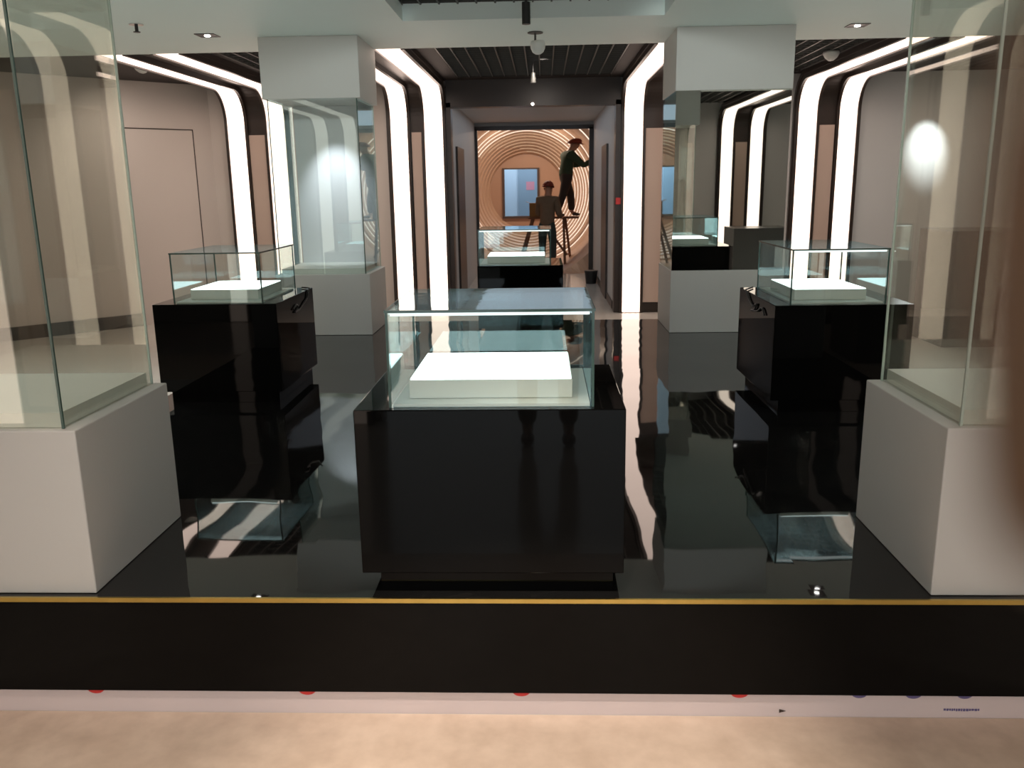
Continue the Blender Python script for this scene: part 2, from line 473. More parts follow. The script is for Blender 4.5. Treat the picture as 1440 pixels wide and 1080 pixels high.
# tunnel shell: wide barrel, then a stepped dish down to the end disc
def centre(y):
    k = (y-17.5)/1.5
    return Vector((-0.328-0.028*k, y, 1.08-0.01*k))
def ring_R(px, y): return px*y/1200.0
prof = [(15.92, 2.0), (16.35, 1.62), (18.3, 1.55)]
rp = [96, 89, 85, 81, 77.5, 74, 70, 66, 62, 58, 54, 50]
for i, r in enumerate(rp):
    y = 18.45 + 1.15*i/(len(rp)-1)
    prof.append((y, ring_R(r, y)))
    if i < len(rp)-1:
        prof.append((y+0.001, ring_R((r+rp[i+1])/2+0.6, y)))
bm = bmesh.new(); n = 72
rows = []
for y, r in prof:
    c = centre(y)
    rows.append([bm.verts.new((c.x+r*math.cos(2*PI*i/n), c.y, max(c.z+r*math.sin(2*PI*i/n), ZL-0.03) if y < 18.4 else c.z+r*math.sin(2*PI*i/n))) for i in range(n)])
for a, b in zip(rows, rows[1:]):
    for i in range(n):
        bm.faces.new([a[i], a[(i+1)%n], b[(i+1)%n], b[i]])
struct(link('wall_tunnel', bm, M['copper']))
struct(box('floor', -2.2, 1.6, 15.86, 18.6, ZL-0.1, ZL, M['copper2']))
# end disc with the window opening
ye = 19.6; c = centre(ye); Rr = ring_R(50, ye)
wx0, wx1, wz0, wz1 = -0.885, -0.115, 0.52, 1.56
bm = bmesh.new()
outer = [bm.verts.new((c.x+Rr*math.cos(2*PI*i/64), ye, c.z+Rr*math.sin(2*PI*i/64))) for i in range(64)]
# inner rectangle sampled at the same angles
inner = []
for i in range(64):
    a = 2*PI*i/64; dx, dz = math.cos(a), math.sin(a)
    ts = []
    if dx > 1e-6: ts.append((wx1-c.x)/dx)
    if dx < -1e-6: ts.append((wx0-c.x)/dx)
    if dz > 1e-6: ts.append((wz1-c.z)/dz)
    if dz < -1e-6: ts.append((wz0-c.z)/dz)
    t = min(ts); inner.append(bm.verts.new((c.x+dx*t, ye, c.z+dz*t)))
for i in range(64):
    bm.faces.new([outer[i], outer[(i+1)%64], inner[(i+1)%64], inner[i]])
struct(link('wall_tunnel_end', bm, M['copper2']))
wf = bmesh.new()
for a in ((wx0-0.03, wx0+0.02, wz0-0.03, wz1+0.03), (wx1-0.02, wx1+0.03, wz0-0.03, wz1+0.03), (wx0+0.02, wx1-0.02, wz1-0.0, wz1+0.03), (wx0+0.02, wx1-0.02, wz0-0.03, wz0+0.02)):
    bm_box(wf, a[0], a[1], ye-0.05, ye+0.05, a[2], a[3])
win = struct(link('window_1', wf, M['screenframe']))
# room beyond the window
struct(box('wall_far', -2.2, 1.2, 21.6, 21.7, ZL, 2.6, M['blue']))
struct(box('wall_far_left', -2.25, -2.2, 19.7, 21.6, ZL, 2.6, M['blue']))
struct(box('wall_far_right', 1.2, 1.25, 19.7, 21.6, ZL, 2.6, M['blue']))
struct(box('floor', -2.2, 1.2, 19.7, 21.6, ZL-0.1, ZL, M['floor2']))
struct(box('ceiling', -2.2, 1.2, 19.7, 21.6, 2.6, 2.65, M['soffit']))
fd = struct(box('door_4', -0.62, 0.35, 21.55, 21.6, ZL, 1.62, M['bluedoor']))
box('sign_plate', -0.42, -0.22, 21.545, 21.55, 1.1, 1.3, pbr('red_notice', (0.5, 0.2, 0.25), 0.6), fd)
# LED rings
def ring(px, y, a0, a1, rad, nm):
    c = centre(y); R_ = ring_R(px, y) - rad*0.5
    bm = bmesh.new(); n = 56; k = 6
    rows = []
    for i in range(n+1):
        a = a0 + (a1-a0)*i/n
        o = Vector((math.cos(a), 0, math.sin(a)))
        p = c + o*R_
        rows.append([bm.verts.new(p + o*rad*math.cos(2*PI*j/k) + Vector((0,1,0))*rad*math.sin(2*PI*j/k)) for j in range(k)])
    for a, b in zip(rows, rows[1:]):
        for j in range(k):
            bm.faces.new([a[j], a[(j+1)%k], b[(j+1)%k], b[j]])
    bm.faces.new(rows[0][::-1]); bm.faces.new(rows[-1])
    return link('ring_light', bm, M['ring'], nm, smooth=True)
rl = thing('ring_light_set', 'concentric glowing light rings lining the round tunnel beyond the doorway', 'ring light')
for i, r in enumerate(rp[:-1]):
    y = 18.42 + 1.15*i/(len(rp)-1)
    if i < 4:
        ring(r, y, -0.36*PI, 0.80*PI, 0.0075, rl)
    else:
        ring(r, y, -0.36*PI, 0.20*PI, 0.006, rl)
        ring(r, y, 0.21*PI, PI*(0.80-0.05*(i-4)), 0.005, rl).data.materials[0] = M['ringd']
    if i < 5: ring(r, y, PI*1.12, PI*1.30, 0.005, rl)
ring(109, 16.9, -0.10*PI, 0.42*PI, 0.010, rl)
ring(109, 16.9, 0.62*PI, 0.9*PI, 0.007, rl)
ring(118, 16.5, 0.1*PI, 0.36*PI, 0.012, rl)

# ------------------------------------------------------------------ low display cases
def plinth(label, x0, x1, y0, y1, mat=None, zb=0.0, zt=0.577, kick=True, group=None):
    cx = (x0+x1)/2; cy = (y0+y1)/2
    t = thing('display_plinth', label, 'display plinth', (cx, cy, zb), group)
    a, b = (x1-x0)/2, (y1-y0)/2
    h = zt-zb
    k = 0.07 if kick else 0
    box('body', -a, a, -b, b, k, h, mat or M['gloss'], t, bevel=0.003)
    if kick:
        box('toe_kick', -a+0.05, a-0.03, -b+0.03, b-0.03, 0.001, k, M['gloss'], t)
    return t

def glass_cover(label, x0, x1, y0, y1, z0=0.577, z1=0.863, inset=0.0, group=None, bar=True):
    cx, cy = (x0+x1)/2, (y0+y1)/2
    t = thing('glass_display_cover', label, 'glass cover', (cx, cy, z0), group)
    a, b = (x1-x0)/2, (y1-y0)/2; h = z1-z0; g = 0.006
    z0_ = 0.001
    box('base_tray', -a+g+.002, a-g-.002, -b+g+.002, b-g-.002, z0_, 0.010, M['acryl'], t)
    for nm, q in (('glass_pane', (-a, a, -b, -b+g)), ('glass_pane', (-a, a, b-g, b)), ('glass_pane', (-a, -a+g, -b+g, b-g)), ('glass_pane', (a-g, a, -b+g, b-g))):
        p = box(nm, q[0], q[1], q[2], q[3], z0_, h-0.008, M['glass'], t)
    # polished corner edges
    for sx in (-1, 1):
        for sy in (-1, 1):
            box('corner_edge', sx*a-0.0035, sx*a+0.0035, sy*b-0.0035, sy*b+0.0035, z0_, h-0.008, M['edge'], t)
    o = 0.004
    ld = box('lid', -a-o, a+o, -b-o, b+o, h-0.008, h, M['lid'], t)
    for q in ((-a-o-.001, a+o+.001, -b-o-.002, -b-o), (-a-o-.001, a+o+.001, b+o, b+o+.002), (-a-o-.002, -a-o, -b-o, b+o), (a+o, a+o+.002, -b-o, b+o)):
        box('lid_edge', q[0], q[1], q[2], q[3], h-0.008, h, M['edge'], ld)
    if bar:
        box('light_bar', -a+0.01, a-0.01, -b+g, -b+g+0.008, h-0.018, h-0.009, M['lightbar'], t)
    return t

M['lightbar'] = emis('thin_light_bar', (0.9, 1.0, 0.98), 1.3)

def light_block(label, x0, x1, y0, y1, z0=0.588, z1=0.648, group=None):
    cx, cy = (x0+x1)/2, (y0+y1)/2
    t = thing('light_block', label, 'lit display block', (cx, cy, z0), group)
    a, b, h = (x1-x0)/2, (y1-y0)/2, z1-z0
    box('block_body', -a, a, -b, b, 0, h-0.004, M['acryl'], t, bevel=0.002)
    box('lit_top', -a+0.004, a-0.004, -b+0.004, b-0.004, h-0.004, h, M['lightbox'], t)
    return t

plinth('black glossy plinth in the centre foreground at the gold platform edge', -0.553, 0.232, 2.36, 2.985)
glass_cover('glass cover of the centre foreground case with a bright slab inside', -0.448, 0.138, 2.385, 2.885)
light_block('glowing white slab inside the centre foreground glass case', -0.402, 0.082, 2.455, 2.86)

plinth('black glossy plinth at left, behind the tall white pedestal', -2.214, -1.505, 4.72, 5.50)
glass_cover('glass cover of the left low case', -2.095, -1.59, 4.75, 5.40, bar=False)
light_block('glowing white slab inside the left low glass case', -2.04, -1.645, 4.85, 5.30)

plinth('black glossy plinth at right, in front of the mirrored column', 1.195, 1.905, 4.435, 5.25)
glass_cover('glass cover of the right low case', 1.28, 1.765, 4.465, 5.165)
light_block('glowing white slab inside the right low glass case', 1.325, 1.70, 4.56, 5.05)

plinth('black plinth of the small case far back in front of the doorway', -0.535, 0.155, 6.88, 7.6)
glass_cover('glass cover of the farthest low case, in front of the doorway', -0.525, 0.055, 6.92, 7.5)
light_block('glowing white slab inside the farthest low glass case', -0.46, 0.01, 7.0, 7.4)

# ------------------------------------------------------------------ tall column cases
def tall_case(label, x0, x1, y0, y1, z0=0.51, z1=1.9, gl=M['glass'], edge=None, mirror=False, panel=False, ins=0.035):
    cx, cy = (x0+x1)/2, (y0+y1)/2
    a, b = (x1-x0)/2, (y1-y0)/2
    t = thing('column_display_case', label, 'display case', (cx, cy, 0))
    box('pedestal', -a, a, -b, b, 0.001, z0, M['white'], t, bevel=0.004)
    box('header_box', -a, a, -b, b, z1, ZS-0.001, M['white'], t, bevel=0.003)
    e = edge or M['edge']
    i = ins; g = 0.008; A, B = a-i, b-0.022
    if mirror: A, B = a-0.006, b-0.006
    if mirror:
        box('mirror_panel', -A, A, -B, -B+0.012, z0+.001, z1-.001, M['mirror'], t)
    else:
        box('glass_pane', -A, A, -B, -B+g, z0+.001, z1-.001, gl, t)
    box('glass_pane', -A, -A+g, -B+.014, B-g, z0+.001, z1-.001, gl, t)
    box('glass_pane', A-g, A, -B+.014, B-g, z0+.001, z1-.001, gl, t)
    if panel:
        box('back_panel', -A+0.02, A-0.005, B-0.03, B-0.012, z0+.001, z1-.001, M['backpanel'], t)
    elif mirror:
        box('back_panel', -A+0.01, A-0.01, B-0.03, B-0.012, z0+.001, z1-.001, M['wallgrey'], t)
    else:
        box('glass_pane', -A, A, B-g, B, z0+.001, z1-.001, gl, t)
    if not mirror:
        for sx in (-1, 1):
            for sy in (-1, 1):
                box('corner_edge', sx*A-0.0035, sx*A+0.0035, sy*B-0.0035, sy*B+0.0035, z0+.001, z1-.001, e if sy < 0 else M['edgel'], t)
    box('inner_tray', -A+g+.004, A-g-.004, -B+g+.006, B-g-.004, z0+.001, z0+0.045, M['acryl'], t)
    return t

tall_case('tall glass case on white pedestal at the left edge of the foreground', -2.25, -1.379, 2.36, 2.99, z0=0.52, gl=M['glassg'], ins=0.045)
tall_case('tall glass case on white pedestal at the right edge of the foreground', 1.137, 1.93, 2.36, 2.985, z0=0.515, gl=M['glassg'], ins=0.045, edge=M['edgel'])
lc = tall_case('left rear column case with white header box and bright back panel', -2.225, -1.44, 7.03, 7.74, gl=M['glass'], panel=True)
tall_case('mirrored rear column case with white header box and pedestal at right', 1.03, 1.93, 7.0, 7.74, mirror=True)

# ------------------------------------------------------------------ dark grey plinths on the lower floor at right
plinth('dark grey plinth on the lower floor at far right, seen through the glass case', 3.85, 4.6, 8.3, 9.0, M['plinthg'], ZL, 0.72, False)
plinth('dark grey plinth near the front wall, seen in the mirrored column', 2.77, 3.6, 0.6, 1.3, M['plinthg'], ZL, 0.55, False)

# ------------------------------------------------------------------ film band prints
def film_disc(x, z, r, mat, label, y=2.358, half=True):
    bm = bmesh.new()
    n = 16
    vs = [bm.verts.new((x + r*math.cos(-PI*i/n), y, z + r*math.sin(-PI*i/n)*0.6)) for i in range(n+1)]
    wv = [bm.verts.new((v.co.x, y+0.0015, v.co.z)) for v in vs]
    bm.faces.new(vs); bm.faces.new(wv[::-1])
    for i in range(n+1): bm.faces.new([vs[i], vs[(i+1)%(n+1)], wv[(i+1)%(n+1)], wv[i]])
    o = link('red_dot' if mat is M['red'] else 'print_mark', bm, mat)
    return o
for x, nm in ((-1.41, 'leftmost of the red dots on the white strip under the platform'), (-0.742, 'red dot on the white strip, second from the left'),
              (-0.078, 'red dot on the white strip below the centre plinth'), (0.586, 'rightmost red dot on the white strip under the platform')):
    tag(film_disc(x, -0.3125, 0.026, M['red'], nm, y=2.3368), nm, 'sticker')
    
for x, r, nm in ((0.945, 0.016, 'small purple logo print on the white strip, nearest the rightmost red dot'), (1.106, 0.017, 'round purple logo print in the middle of the three logos'),
              (1.258, 0.016, 'flat purple logo print farthest right on the white strip')):
    tag(film_disc(x, -0.3125, r*1.4, M['purple'], nm, y=2.3368), nm, 'printed logo')
bm = bmesh.new()
x = 1.20
for i in range(14):
    wd = random.choice((0.004, 0.006, 0.007))
    bm_box(bm, x, x+wd, 2.3365, 2.3384, -0.368+random.random()*0.002, -0.360)
    x += wd + 0.0025
tag(link('printed_text', bm, M['purple']), 'tiny line of purple print on the white strip at right', 'printed text')
bm = bmesh.new()
vs = [bm.verts.new(p) for p in ((0.708, 2.3365, -0.366), (0.728, 2.3365, -0.372), (0.708, 2.3365, -0.378), (0.708, 2.3384, -0.366), (0.728, 2.3384, -0.372), (0.708, 2.3384, -0.379))]
for f in ((0,1,2),(5,4,3),(0,3,4,1),(1,4,5,2),(2,5,3,0)): bm.faces.new([vs[i] for i in f])
tag(link('arrow_mark', bm, M['wood']), 'small dark arrow mark at the joint of the white strip', 'printed arrow')

# ------------------------------------------------------------------ ceiling fittings
def downlight(label, x, y, rz=0.0):
    t = thing('downlight', label, 'downlight', (x, y, ZS), None, rz)
    bm = bmesh.new()
    s = 0.075
    for q in ((-s, s, -s, -s+0.014), (-s, s, s-0.014, s), (-s, -s+0.014, -s+.014, s-.014), (s-0.014, s, -s+.014, s-.014)):
        bm_box(bm, *q, -0.006, -0.0005)
    link('frame', bm, M['blackm'], t)
    box('recess', -s+0.013, s-0.013, -s+0.013, s-0.013, -0.003, -0.001, M['blackm'], t)
    bm = bmesh.new(); bm_cyl(bm, (0, 0, -0.010), (0, 0, -0.0035), 0.022, n=20)
    link('lamp_lens', bm, M['bulb'], t)
    return t
downlight('square downlight in the soffit at left, near the left column header', -2.57, 6.9)
downlight('square downlight in the soffit at right, beside the mirrored column header', 2.42, 7.1)
def spot(x, y, z, tx, ty, tz, power, size=1.2, blend=0.5, col=(1, 0.95, 0.88), rad=0.03):
    l = bpy.data.lights.new('lamp', 'SPOT')
    l.energy = power; l.spot_size = size; l.spot_blend = blend; l.color = col; l.shadow_soft_size = rad
    o = bpy.data.objects.new('lamp', l); COL.objects.link(o)
    o.location = (x, y, z)
    o.rotation_euler = (Vector((tx, ty, tz)) - Vector((x, y, z))).to_track_quat('-Z', 'Y').to_euler()
    return o
spot(-2.57, 6.9, 2.34, -2.57, 6.9, 0, 20)
spot(2.42, 7.1, 2.34, 2.42, 7.1, 0, 20)

t = thing('sprinkler', 'small sprinkler head hanging from the white soffit at left', 'sprinkler', (-2.89, 6.4, ZS))
bm = bmesh.new(); bm_cyl(bm, (0,0,-0.006), (0,0,-0.0005), 0.05); link('escutcheon', bm, M['chrome'], t)
bm = bmesh.new(); bm_cyl(bm, (0,0,-0.05), (0,0,-0.006), 0.012); bm_cyl(bm, (0,0,-0.056), (0,0,-0.051), 0.024); link('nozzle', bm, M['blackm'], t)

t = thing('smoke_detector', 'white dome smoke detector hanging at the centre of the soffit', 'smoke detector', (-0.035, 7.1, ZS))
bm = bmesh.new(); bm_cyl(bm, (-0.02,0,-0.008), (-0.02,0,-0.0005), 0.06); bm_cyl(bm, (-0.02,0,-0.06), (-0.02,0,-0.008), 0.008); link('mount', bm, M['slat'], t)
bm = bmesh.new(); bm_lathe(bm, (0.0,0,-0.06), [(0.02,0.0),(0.052,-0.006),(0.06,-0.03),(0.056,-0.06),(0.042,-0.088),(0.02,-0.102),(0.006,-0.105)]); link('dome', bm, M['plast'], t, smooth=True)
def dome(label, x, y, z, r=0.06):
    bm = bmesh.new(); bm_lathe(bm, (0,0,0), [(r*1.1,-0.001),(r*1.15,-0.02),(r*1.05,-0.035),(r*0.85,-0.06),(r*0.4,-0.085),(r*0.15,-0.09)])
    o = link('smoke_detector', bm, M['plast'], None, smooth=True); o.location = (x, y, z)
    return tag(o, label, 'smoke detector')
dome('white smoke detector on the dark ceiling at right, above the light strips', 2.88, 9.15, ZD, 0.07)
dome('white smoke detector at left, half hidden between ceiling and light strips', -4.05, 9.0, ZD, 0.075)
t = thing('track_spotlight', 'black cylinder spotlight hanging in the ceiling coffer', 'spotlight', (-0.105, 6.0, 2.47))
bm = bmesh.new(); bm_cyl(bm, (0,0,-0.235), (0,0,-0.10), 0.028); link('lamp_body', bm, M['blackm'], t, smooth=False)
bm = bmesh.new(); bm_cyl(bm, (0,0,-0.10), (0,0,-0.002), 0.010); bm_box(bm, -0.12, 0.12, -0.018, 0.018, -0.022, -0.001); link('track_mount', bm, M['blackm'], t)
t = thing('small_spotlight', 'small grey spotlight under the dark ceiling before the doorway', 'spotlight', (-0.1, 9.5, ZD))
bm = bmesh.new(); bm_cyl(bm, (0,0,-0.20), (0,0,-0.10), 0.03, 0.022); link('lamp_body', bm, M['slat'], t)
bm = bmesh.new(); bm_cyl(bm, (0,0,-0.10), (0,0,-0.001), 0.008); link('stem', bm, M['blackm'], t)
bm = bmesh.new(); bm_ball(bm, (0,0,0), 0.016)
o = link('indicator_lamp', bm, M['bulb'], None, smooth=True); o.location = (-0.123, D-0.064, 2.165)
tag(o, 'tiny bright indicator lamp above the doorway', 'lamp')

t = thing('alarm_call_point', 'small red alarm box on the right jamb of the doorway', 'alarm box', (0.93, D-0.05, 1.0))
box('housing', -0.035, 0.035, -0.032, -0.001, -0.04, 0.04, M['red'], t, bevel=0.003)
t = thing('waste_bin', 'small black bin on the corridor floor against the right wall', 'bin', (0.78, 14.2, ZL))
bm = bmesh.new(); bm_cyl(bm, (0,0,0.001), (0,0,0.20), 0.085, 0.11); link('bin_body', bm, M['blackm'], t)
bm = bmesh.new(); bm_cyl(bm, (0,0,0.20), (0,0,0.215), 0.115, 0.11); link('rim', bm, M['blackm'], t)

# cables on the inner sides of the two side plinths
def cable(label, pts, x):
    # Catmull-Rom through the points, swept into one tube mesh
    P_ = [Vector(q) if len(q) == 3 else Vector((x, *q)) for q in pts]
    path = []
    for i in range(len(P_)-1):
        p0, p1, p2, p3 = P_[max(i-1, 0)], P_[i], P_[i+1], P_[min(i+2, len(P_)-1)]
        for k in range(6):
            u = k/6
            path.append(0.5*((2*p1)+(-p0+p2)*u+(2*p0-5*p1+4*p2-p3)*u*u+(-p0+3*p1-3*p2+p3)*u**3))
    path.append(P_[-1])
    bm = bmesh.new(); rows = []
    for i, p in enumerate(path):
        d = (path[min(i+1, len(path)-1)]-path[max(i-1, 0)]).normalized()
        a = Vector((1, 0, 0)); b2 = d.cross(a).normalized()
        rows.append([bm.verts.new(p+(a*math.cos(2*PI*j/8)+b2*math.sin(2*PI*j/8))*0.005) for j in range(8)])
    for q, w_ in zip(rows, rows[1:]):
        for j in range(8): bm.faces.new([q[j], q[(j+1)%8], w_[(j+1)%8], w_[j]])
    bm.faces.new(rows[0][::-1]); bm.faces.new(rows[-1])
    return tag(link('cable', bm, M['blackm'], smooth=True), label, 'cable')
cable('black cable looped on the left face of the right low plinth', [(1.26, 5.2, 0.5835), (1.205, 5.1, 0.5845), (1.1865, 5.06, 0.5835), (1.1875, 5.02, 0.562), (4.97, 0.535), (4.88, 0.515), (4.80, 0.535), (4.84, 0.50), (4.92, 0.485), (4.78, 0.50), (4.68, 0.53), (4.62, 0.50)], 1.1885)
cable('black cable looped on the right face of the left low plinth', [(5.02, 0.50), (5.09, 0.52), (5.12, 0.495), (5.05, 0.48), (5.16, 0.485), (5.27, 0.515), (5.33, 0.53), (-1.4975, 5.36, 0.562), (-1.4965, 5.39, 0.5835), (-1.515, 5.42, 0.5845), (-1.56, 5.45, 0.5835)], -1.4985)

# ------------------------------------------------------------------ trestle scaffold and carton
TY = 17.45
t = thing('trestle_scaffold', 'timber trestle platform inside the round tunnel', 'trestle', (0.2, TY, ZL))
box('platform_board', -0.50, 0.50, -0.16, 0.16, 0.945, 0.985, M['timber'], t)
def leg(x0, x1, y0, y1):
    bm = bmesh.new(); bm_beam(bm, (x0, y0, 0.945), (x1, y1, 0.01), 0.05, 0.05, up=(1,0,0)); link('leg', bm, M['timber'], t)
leg(0.20, 0.22, -0.12, -0.34); leg(0.24, 0.36, 0.12, 0.34)
leg(-0.42, -0.72, -0.12, -0.32); leg(-0.40, -0.66, 0.12, 0.32)
bm = bmesh.new(); bm_beam(bm, (-0.05, -0.1, 0.66), (0.26, -0.26, 0.24), 0.05, 0.03); bm_beam(bm, (0.22, -0.28, 0.25), (0.34, 0.26, 0.22), 0.03, 0.03)
bm_beam(bm, (-0.5, -0.2, 0.6), (-0.5, 0.2, 0.6), 0.03, 0.03); link('brace', bm, M['timber'], t)
t = thing('cardboard_carton', 'brown carton on the left end of the trestle platform', 'carton', (-0.16, TY, ZL+0.986))
box('carton_body', -0.12, 0.12, -0.12, 0.12, 0.001, 0.27, M['carton'], t)
bm = bmesh.new(); bm_beam(bm, (-0.12, -0.05, 0.275), (-0.19, -0.05, 0.30), 0.2, 0.004, up=(0,0,1)); bm_beam(bm, (0.11, -0.05, 0.275), (0.16, -0.05, 0.31), 0.2, 0.004); link('flap', bm, M['carton'], t)

# ------------------------------------------------------------------ people
def skin_obj(name, nodes, edges, mat, parent, sub=2):
    """nodes: list of (x,y,z,r or (rx,ry)); one continuous skinned surface; first node is the root"""
    me = bpy.data.meshes.new(name)
    bm = bmesh.new()
    lay = bm.verts.layers.skin.verify()
    vs = []
    for i, nd in enumerate(nodes):
        v = bm.verts.new(nd[:3]); r = nd[3]
        v[lay].radius = r if isinstance(r, tuple) else (r, r)
        v[lay].use_root = (i == 0)
        vs.append(v)
    for a, b in edges: bm.edges.new((vs[a], vs[b]))
    bm.to_mesh(me); bm.free()
    me.materials.append(mat)
    o = bpy.data.objects.new(name, me); COL.objects.link(o); o.parent = parent
    s = o.modifiers.new('skin', 'SKIN'); s.use_smooth_shade = True
    u = o.modifiers.new('sub', 'SUBSURF'); u.levels = sub; u.render_levels = sub
    return o

def chain(nodes, edges, pts, start=None):
    prev = start
    for p in pts:
        nodes.append(p)
        i = len(nodes)-1
        if prev is not None: edges.append((prev, i))
        prev = i
    return prev

def hand(nodes, edges, wrist, d, side, curl=0.4, s=1.0):
    """palm and five fingers from a wrist node; d = direction of the hand, side = thumb side"""
    d = Vector(d).normalized(); side = Vector(side).normalized(); n = d.cross(side).normalized()
    w0 = Vector(nodes[wrist][:3])
    palm = w0 + d*0.055*s
    nodes.append((*palm, (0.034*s, 0.016*s))); pi = len(nodes)-1; edges.append((wrist, pi))
    for k, (off, ln) in enumerate(((0.028, 0.070), (0.010, 0.080), (-0.009, 0.074), (-0.027, 0.058))):
        base = w0 + d*0.095*s + side*off*s
        q1 = base + d*ln*0.45*s
        q2 = q1 + (d*math.cos(curl) + n*math.sin(curl))*ln*0.32*s
        q3 = q2 + (d*math.cos(2*curl) + n*math.sin(2*curl))*ln*0.25*s
        chain(nodes, edges, [(*base, 0.010*s), (*q1, 0.0088*s), (*q2, 0.008*s), (*q3, 0.007*s)], pi)
    tb = w0 + d*0.035*s + side*0.034*s
    t1 = tb + (d*0.6+side*0.55).normalized()*0.035*s; t2 = t1 + (d*0.9+side*0.25+n*0.3).normalized()*0.028*s
    chain(nodes, edges, [(*tb, 0.012*s), (*t1, 0.010*s), (*t2, 0.009*s)], pi)

def person(label, base, rz, P, mats, helmet=True, held=None, extra=None):
    """P: dict of joint positions in the figure's own frame, facing +Y"""
    t = thing('person', label, 'person', base, None, rz)
    nodes, edges = [], []
    def V(k): return Vector(P[k])
    pel, ches, neck, head = V('pelvis'), V('chest'), V('neck'), V('head')
    nodes.append((*pel, (0.105, 0.08)))
    e = chain(nodes, edges, [(*(pel.lerp(ches, .45)), (0.095, 0.07)), (*ches, (0.11, 0.08)), (*(ches.lerp(neck, .7)), (0.07, 0.06)), (*neck, 0.062)], 0)
    up = (head-neck).normalized()
    fwd = V('face').normalized()
    chin = head - up*0.075 + fwd*0.025
    e2 = chain(nodes, edges, [(*chin, (0.070, 0.076)), (*(head), (0.092, 0.108)), (*(head+up*0.06), (0.078, 0.092))], e)
    hi = len(nodes)-2
    nodes.append((*(head + fwd*0.105 - up*0.012), 0.012)); edges.append((hi, len(nodes)-1))     # nose
    chest_i = 2
    for s, k in ((-1, 'L'), (1, 'R')):
        sh, el, wr = V('sh'+k), V('el'+k), V('wr'+k)
        wi = chain(nodes, edges, [(*sh, 0.040), (*sh.lerp(el, .5), 0.040), (*el, 0.036), (*el.lerp(wr, .4), 0.038), (*wr, (0.027, 0.022))], 3)
        hand(nodes, edges, wi, wr-el, V('th'+k), P.get('curl', 0.5))
        hp, kn, an = V('hip'+k), V('kn'+k), V('an'+k)
        ai = chain(nodes, edges, [(*hp, 0.088), (*hp.lerp(kn, .5), 0.075), (*kn, 0.055), (*kn.lerp(an, .35), 0.055), (*an, 0.037)], 0)
        chain(nodes, edges, [(*(an+Vector((0, .07, -.045))), (0.036, 0.025)), (*(an+Vector((0, .14, -.055))), (0.032, 0.02))], ai)
    skin_obj('body', nodes, edges, mats['skin'], t)
    # shirt
    nodes, edges = [], []
    nodes.append((*(pel-(ches-pel)*0.22), (0.155, 0.13)))
    chain(nodes, edges, [(*(pel+(ches-pel)*0.1), (0.158, 0.13)), (*(pel.lerp(ches, .55)), (0.15, 0.12)), (*ches, (0.172, 0.132)), (*(ches.lerp(neck, .7)), (0.122, 0.10)), (*(ches.lerp(neck, .93)), 0.07)], 0)
    for k in 'LR':
        sh, el, wr = V('sh'+k), V('el'+k), V('wr'+k)
        chain(nodes, edges, [(*sh, 0.082), (*sh.lerp(el, .5), 0.074), (*el, 0.064), (*el.lerp(wr, .5), 0.056), (*el.lerp(wr, .9), 0.046)], 4)
    skin_obj('shirt', nodes, edges, mats['shirt'], t)
    nodes, edges = [], []
    nodes.append((*(pel+(ches-pel)*0.30), (0.142, 0.115)))
    nodes.append((*(pel-(ches-pel).normalized()*0.04), (0.145, 0.125))); edges.append((0, 1))
    for k in 'LR':
        hp, kn, an = V('hip'+k), V('kn'+k), V('an'+k)
        chain(nodes, edges, [(*hp.lerp(kn, .12), 0.102), (*hp.lerp(kn, .5), 0.092), (*kn, 0.074), (*kn.lerp(an, .45), 0.07), (*kn.lerp(an, .93), 0.062)], 1)
    skin_obj('trousers', nodes, edges, mats['trousers'], t)
    for k in 'LR':
        an = V('an'+k)
        nodes, edges = [], []
        chain(nodes, edges, [(*(an+Vector((0, .0, -.035))), (0.046, 0.045)), (*(an+Vector((0, .08, -.048))), (0.046, 0.036)), (*(an+Vector((0, .155, -.055))), (0.042, 0.03))])
        skin_obj('shoe', nodes, edges, M['shoe'], t)
    side = fwd.cross(up).normalized()
    m = Matrix((side, fwd, up)).transposed().to_4x4(); m.translation = head + up*0.035
    bm = bmesh.new()
    bm_ball(bm, (0,0,0), 0.118, 0.90, 1.08, 0.92, 24, 14)
    bmesh.ops.delete(bm, geom=[v for v in bm.verts if v.co.z < (-0.002 if helmet else -0.0)], context='VERTS')
    if helmet:
        n = 28
        a = [bm.verts.new((0.106*math.cos(2*PI*i/n), 0.127*math.sin(2*PI*i/n), 0.004)) for i in range(n)]
        b = [bm.verts.new(((0.118)*math.cos(2*PI*i/n), (0.140+0.045*max(0, math.sin(2*PI*i/n))**2)*math.sin(2*PI*i/n), -0.006-0.012*max(0, math.sin(2*PI*i/n)))) for i in range(n)]
        for i in range(n): bm.faces.new([a[i], a[(i+1)%n], b[(i+1)%n], b[i]])
    bmesh.ops.transform(bm, matrix=m, verts=bm.verts)
    h = link('helmet' if helmet else 'hair', bm, M['helmet'] if helmet else M['shoe'], t, smooth=True)
    so = h.modifiers.new('sol', 'SOLIDIFY'); so.thickness = 0.006
    # ears and eyes
    for s in (-1, 1):
        bm = bmesh.new(); bm_ball(bm, head + side*0.078*s - up*0.015, 0.028, 0.4, 0.7, 1.0, 10, 8); link('ear', bm, mats['skin'], t, smooth=True)
        bm = bmesh.new(); bm_ball(bm, head + side*0.03*s + fwd*0.085 + up*0.008, 0.011, 1, 1, 0.8, 10, 8); link('eye', bm, M['plast'], t, smooth=True)
    bm = bmesh.new(); bm_ball(bm, head + fwd*0.080 - up*0.052, 0.016, 1.5, 0.6, 0.4, 12, 8); link('mouth', bm, M['red'], t, smooth=True)
    return t

